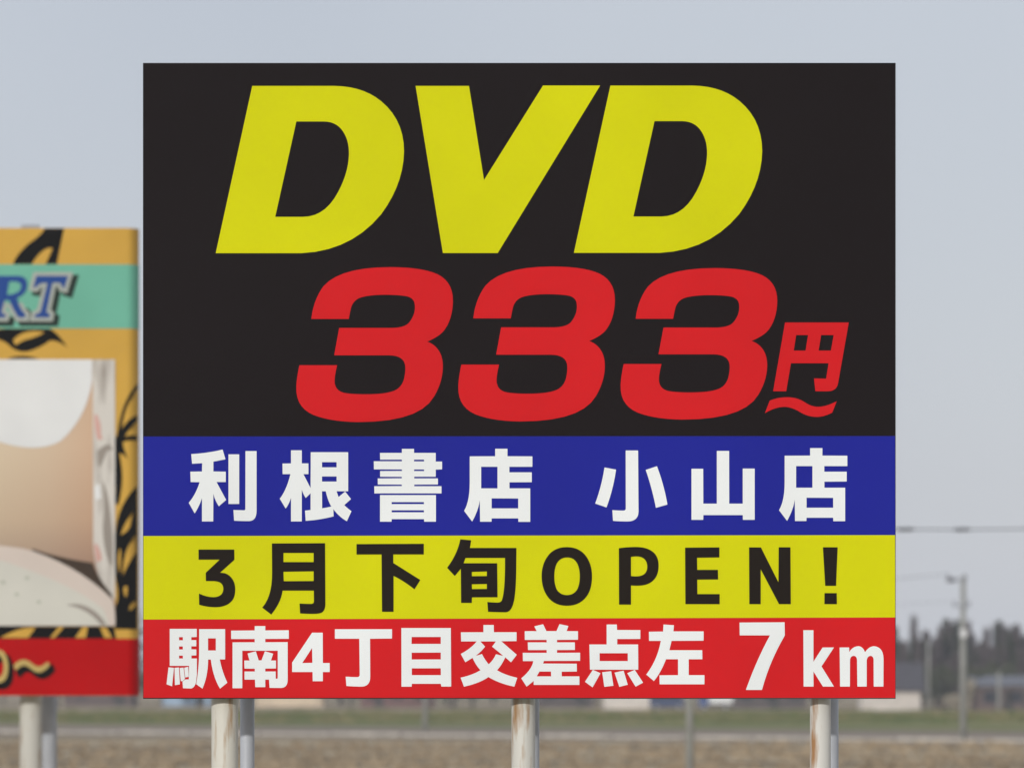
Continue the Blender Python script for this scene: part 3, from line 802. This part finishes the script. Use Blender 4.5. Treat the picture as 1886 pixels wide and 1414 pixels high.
def branchy(seed, h=8.5, leafy=0.0):
    r = random.Random(seed)
    tr, cr = MB(), MB()
    def grow_(p, d, l, rad, lev):
        q = p + d * l * .5 + Vector((r.gauss(0, .06), r.gauss(0, .06), 0)) * l
        e = p + d * l + Vector((r.gauss(0, .08), r.gauss(0, .08), .05)) * l
        (tr if lev < 2 else cr).tube([p, q, e], [rad, rad * .8, rad * .62], 6 if lev < 2 else 3, cap=False)
        if lev >= 4:
            for k in range(3):
                dd = (d + Vector((r.gauss(0, .5), r.gauss(0, .5), r.gauss(.2, .3)))).normalized()
                flake(cr, p.lerp(e, r.random()), dd, r.uniform(.35, .8), .04, r)
            return
        for k in range(4 if lev else 6):
            dd = (d + Vector((r.gauss(0, .30), r.gauss(0, .30), r.gauss(.35, .2)))).normalized()
            grow_(p.lerp(e, r.uniform(.55, 1)), dd, l * r.uniform(.6, .8), rad * .58, lev + 1)
    grow_(Vector((0, 0, -.1)), Vector((0, 0, 1)), h * .33, .17, 0)
    return tr, cr
def upright(seed, h=9.6, rad=.75, n=420):
    # bare tree with many near-vertical branches, like a winter poplar
    r = random.Random(seed)
    tr = MB().tube([(0, 0, -.1), (r.uniform(-.1, .1), 0, h * .5), (0, 0, h * .9)], [.16, .10, .02], 7)
    cr = MB()
    for i in range(n):
        t = r.random() ** .9
        z = h * (.1 + .8 * t)
        a = r.uniform(0, 6.283)
        q = rad * (.35 + math.sin(min(1, t * 1.1) * 2.6) * .65) * r.random() ** .6
        p = Vector((math.cos(a) * q * .5, math.sin(a) * q * .5, z))
        e = p + Vector((math.cos(a) * q * .55, math.sin(a) * q * .55, r.uniform(.6, 1.5) * (1.1 - .4 * t)))
        cr.tube([p, e], [.032, .012], 3, cap=False)
        for k in range(2):
            flake(cr, p.lerp(e, r.uniform(.3, 1)), Vector((r.gauss(0, .3), r.gauss(0, .3), 1)).normalized(), r.uniform(.3, .7), .03, r)
    return tr, cr
def bushy(seed, h=7.0, rad=2.1, n=1700):
    r = random.Random(seed)
    tr = MB().tube([(0, 0, -.1), (.1, 0, h * .35), (-.1, .1, h * .8)], [.2, .15, .04], 7)
    for k in range(5):
        a = k * 1.26 + seed
        tr.tube([(0.05, 0, h * (.25 + .06 * k)), (math.cos(a) * rad * .6, math.sin(a) * rad * .6, h * (.5 + .07 * k))], [.07, .02], 5)
    cr = MB()
    cl = [(Vector((r.gauss(0, .5) * rad, r.gauss(0, .5) * rad, h * r.uniform(.3, .92))), r.uniform(.5, 1.0)) for _ in range(16)]
    for i in range(n):
        c, q = r.choice(cl)
        v = Vector((r.gauss(0, 1), r.gauss(0, 1), r.gauss(0, 1))).normalized()
        flake(cr, c + v * q * r.random() ** .4, (v + Vector((0, 0, .3))).normalized(), r.uniform(.12, .3), r.uniform(.06, .13), r)
    return tr, cr
protos = []
for nm, (tr, cr), cm in (('conifer_tree', conifer(1, 9.0, 1.0, 1300), 'needles'), ('conifer_tree', conifer(5, 9.6, .72, 1000), 'needles'),
                         ('bare_tree', branchy(2), 'twigs'), ('bare_tree', upright(8), 'twigs'),
                         ('bushy_tree', bushy(3), 'leaves')):
    t = empty(nm)
    tr.build('trunk', M['bark'], t, smooth=True)
    cr.build('crown', M[cm], t)
    protos.append(t)
used = [0] * 5
LBL = {'conifer_tree': ('dark pointed conifer in the wood behind the houses', 'conifers in the far wood'),
       'bare_tree': ('bare brown branchy tree in the wood behind the houses', 'bare trees in the far wood'),
       'bushy_tree': ('bushy evergreen tree behind the houses', 'bushy evergreens behind the houses')}
def plant(k, px, Y, s, rz, label=None):
    p = protos[k]
    o = p if used[k] == 0 else copy_tree(p)
    used[k] = 1
    o.location = (gx(px, Y), Y, 0)
    o.rotation_euler = (0, 0, rz)
    o.scale = (s * (0.9 + 0.2 * math.sin(px)), s, s)
    kind = o.name.split('.')[0]
    look = {0: 'dark broad based conifer in the wood behind the houses', 1: 'dark slender pointed conifer in the wood behind the houses',
            2: 'bare brown tree with spreading branches in the wood behind the houses',
            3: 'bare narrow upright tree in the wood behind the houses', 4: LBL['bushy_tree'][0]}[k]
    grp = {0: 'broad conifers in the far wood', 1: 'slender conifers in the far wood', 2: 'spreading bare trees in the far wood',
           3: 'upright bare trees in the far wood', 4: LBL['bushy_tree'][1]}[k]
    tag(o, label or look, 'tree', grp)
r = random.Random(11)
for row, (Y, step, hs) in enumerate(((545, 24, .56), (556, 20, .66), (572, 16, .74), (590, 13, .82), (610, 12, .90))):
    px = 1590 + 9 * row
    while px < 1935:
        k = r.choice((4, 4, 2, 3)) if row == 0 else r.choice((0, 1, 1, 2, 2, 3, 3, 3, 3)) if row < 3 else r.choice((0, 1, 1, 3, 3, 3, 3, 2))
        s = hs * r.uniform(.76, 1.16)
        if k == 4: s *= 1.05
        plant(k, px, Y + r.uniform(-5, 5), s, r.uniform(0, 6.28))
        px += step * r.uniform(.6, 1.3)
# the rest of the wood, behind the signs: reads as one mass
r = random.Random(21)
mb = MB()
for i in range(110):
    X = r.uniform(-110, 34) if i % 5 else r.uniform(58, 110)
    Y = r.uniform(560, 640)
    h = r.uniform(7, 10.5)
    ra = r.uniform(1.2, 2.2)
    mb.cur = 1
    mb.tube([(X, Y, -.1), (X, Y, h * .9)], [.16, .03], 5)
    mb.cur = 0
    for j in range(170):
        t = r.random()
        a = r.uniform(0, 6.283)
        q = ra * (1 - t) ** .6 * r.random() ** .5
        flake(mb, Vector((X + math.cos(a) * q, Y + math.sin(a) * q, h * (.12 + .88 * t))),
              Vector((math.cos(a), math.sin(a), r.uniform(-.2, .8))).normalized(), r.uniform(.5, 1.0), r.uniform(.12, .3), r)
tag(mb.build('far_wood', [M['needles'], M['bark']]), 'dark wood closing the view behind the signs', kind='stuff')

# pale pampas-like clump and shrub by the tall pole
M['pale_straw'] = mat('pale_straw', (0.42, 0.37, 0.28), rough=0.95, spec=0.1, var=0.2, scale=1.5)
def clump(name, px, py, h, rad, n, m, label, cat, seed, lean=0):
    r = random.Random(seed)
    Y = gy(py)
    t = tag(empty(name, (gx(px, Y), Y, 0)), label, cat)
    st, pl = MB(), MB()
    for i in range(n):
        a = r.uniform(0, 6.283); q = rad * r.random()
        tip = Vector((math.cos(a) * q + lean, math.sin(a) * q, h * r.uniform(.65, 1)))
        b0 = Vector((math.cos(a) * q * .3, math.sin(a) * q * .3, 0))
        st.tube([b0, b0.lerp(tip, .5) + Vector((0, 0, h * .1)), tip], [.02, .015, .008], 3, cap=False)
        for k in range(5):
            flake(pl, tip - Vector((0, 0, .12 * k)), Vector((r.gauss(0, .5), r.gauss(0, .5), .6)).normalized(), r.uniform(.2, .4), .07, r)
    st.build('stem', M[m], t)
    pl.build('plume', M[m], t)
clump('pampas_grass', 1782, 1311, 2.9, .75, 70, 'pale_straw', 'tall pale dry grass clump at the foot of the tall pole', 'grass clump', 5, .15)
clump('pampas_grass', 1757, 1312, 1.5, .9, 60, 'pale_straw', 'low pale dry grass heap left of the tall pole foot', 'grass clump', 6)
plant(4, 1744, gy(1309) + 4, .62, 1.1, 'small dark bushy tree between the white house and the tall pole')
plant(4, 1800, gy(1310) - 3, .55, 2.9, 'dark shrub like tree at the left end of the brown house')

# ------------------------------------------------------------------ the air
hz = MB().box(-260, 260, -20, 760, -1, 30).build('haze', None)
tag(hz, 'pale haze over the field', kind='stuff')
hm_ = bpy.data.materials.new('haze')
hm_.use_nodes = True
hn = hm_.node_tree
hn.nodes.clear()
ho = hn.nodes.new('ShaderNodeOutputMaterial')
hv = hn.nodes.new('ShaderNodeVolumePrincipled')
hv.inputs['Color'].default_value = (0.93, 0.95, 1.0, 1)
hv.inputs['Density'].default_value = 0.0003
hv.inputs['Anisotropy'].default_value = 0.0
hn.links.new(hv.outputs[0], ho.inputs['Volume'])
hz.data.materials.append(hm_)
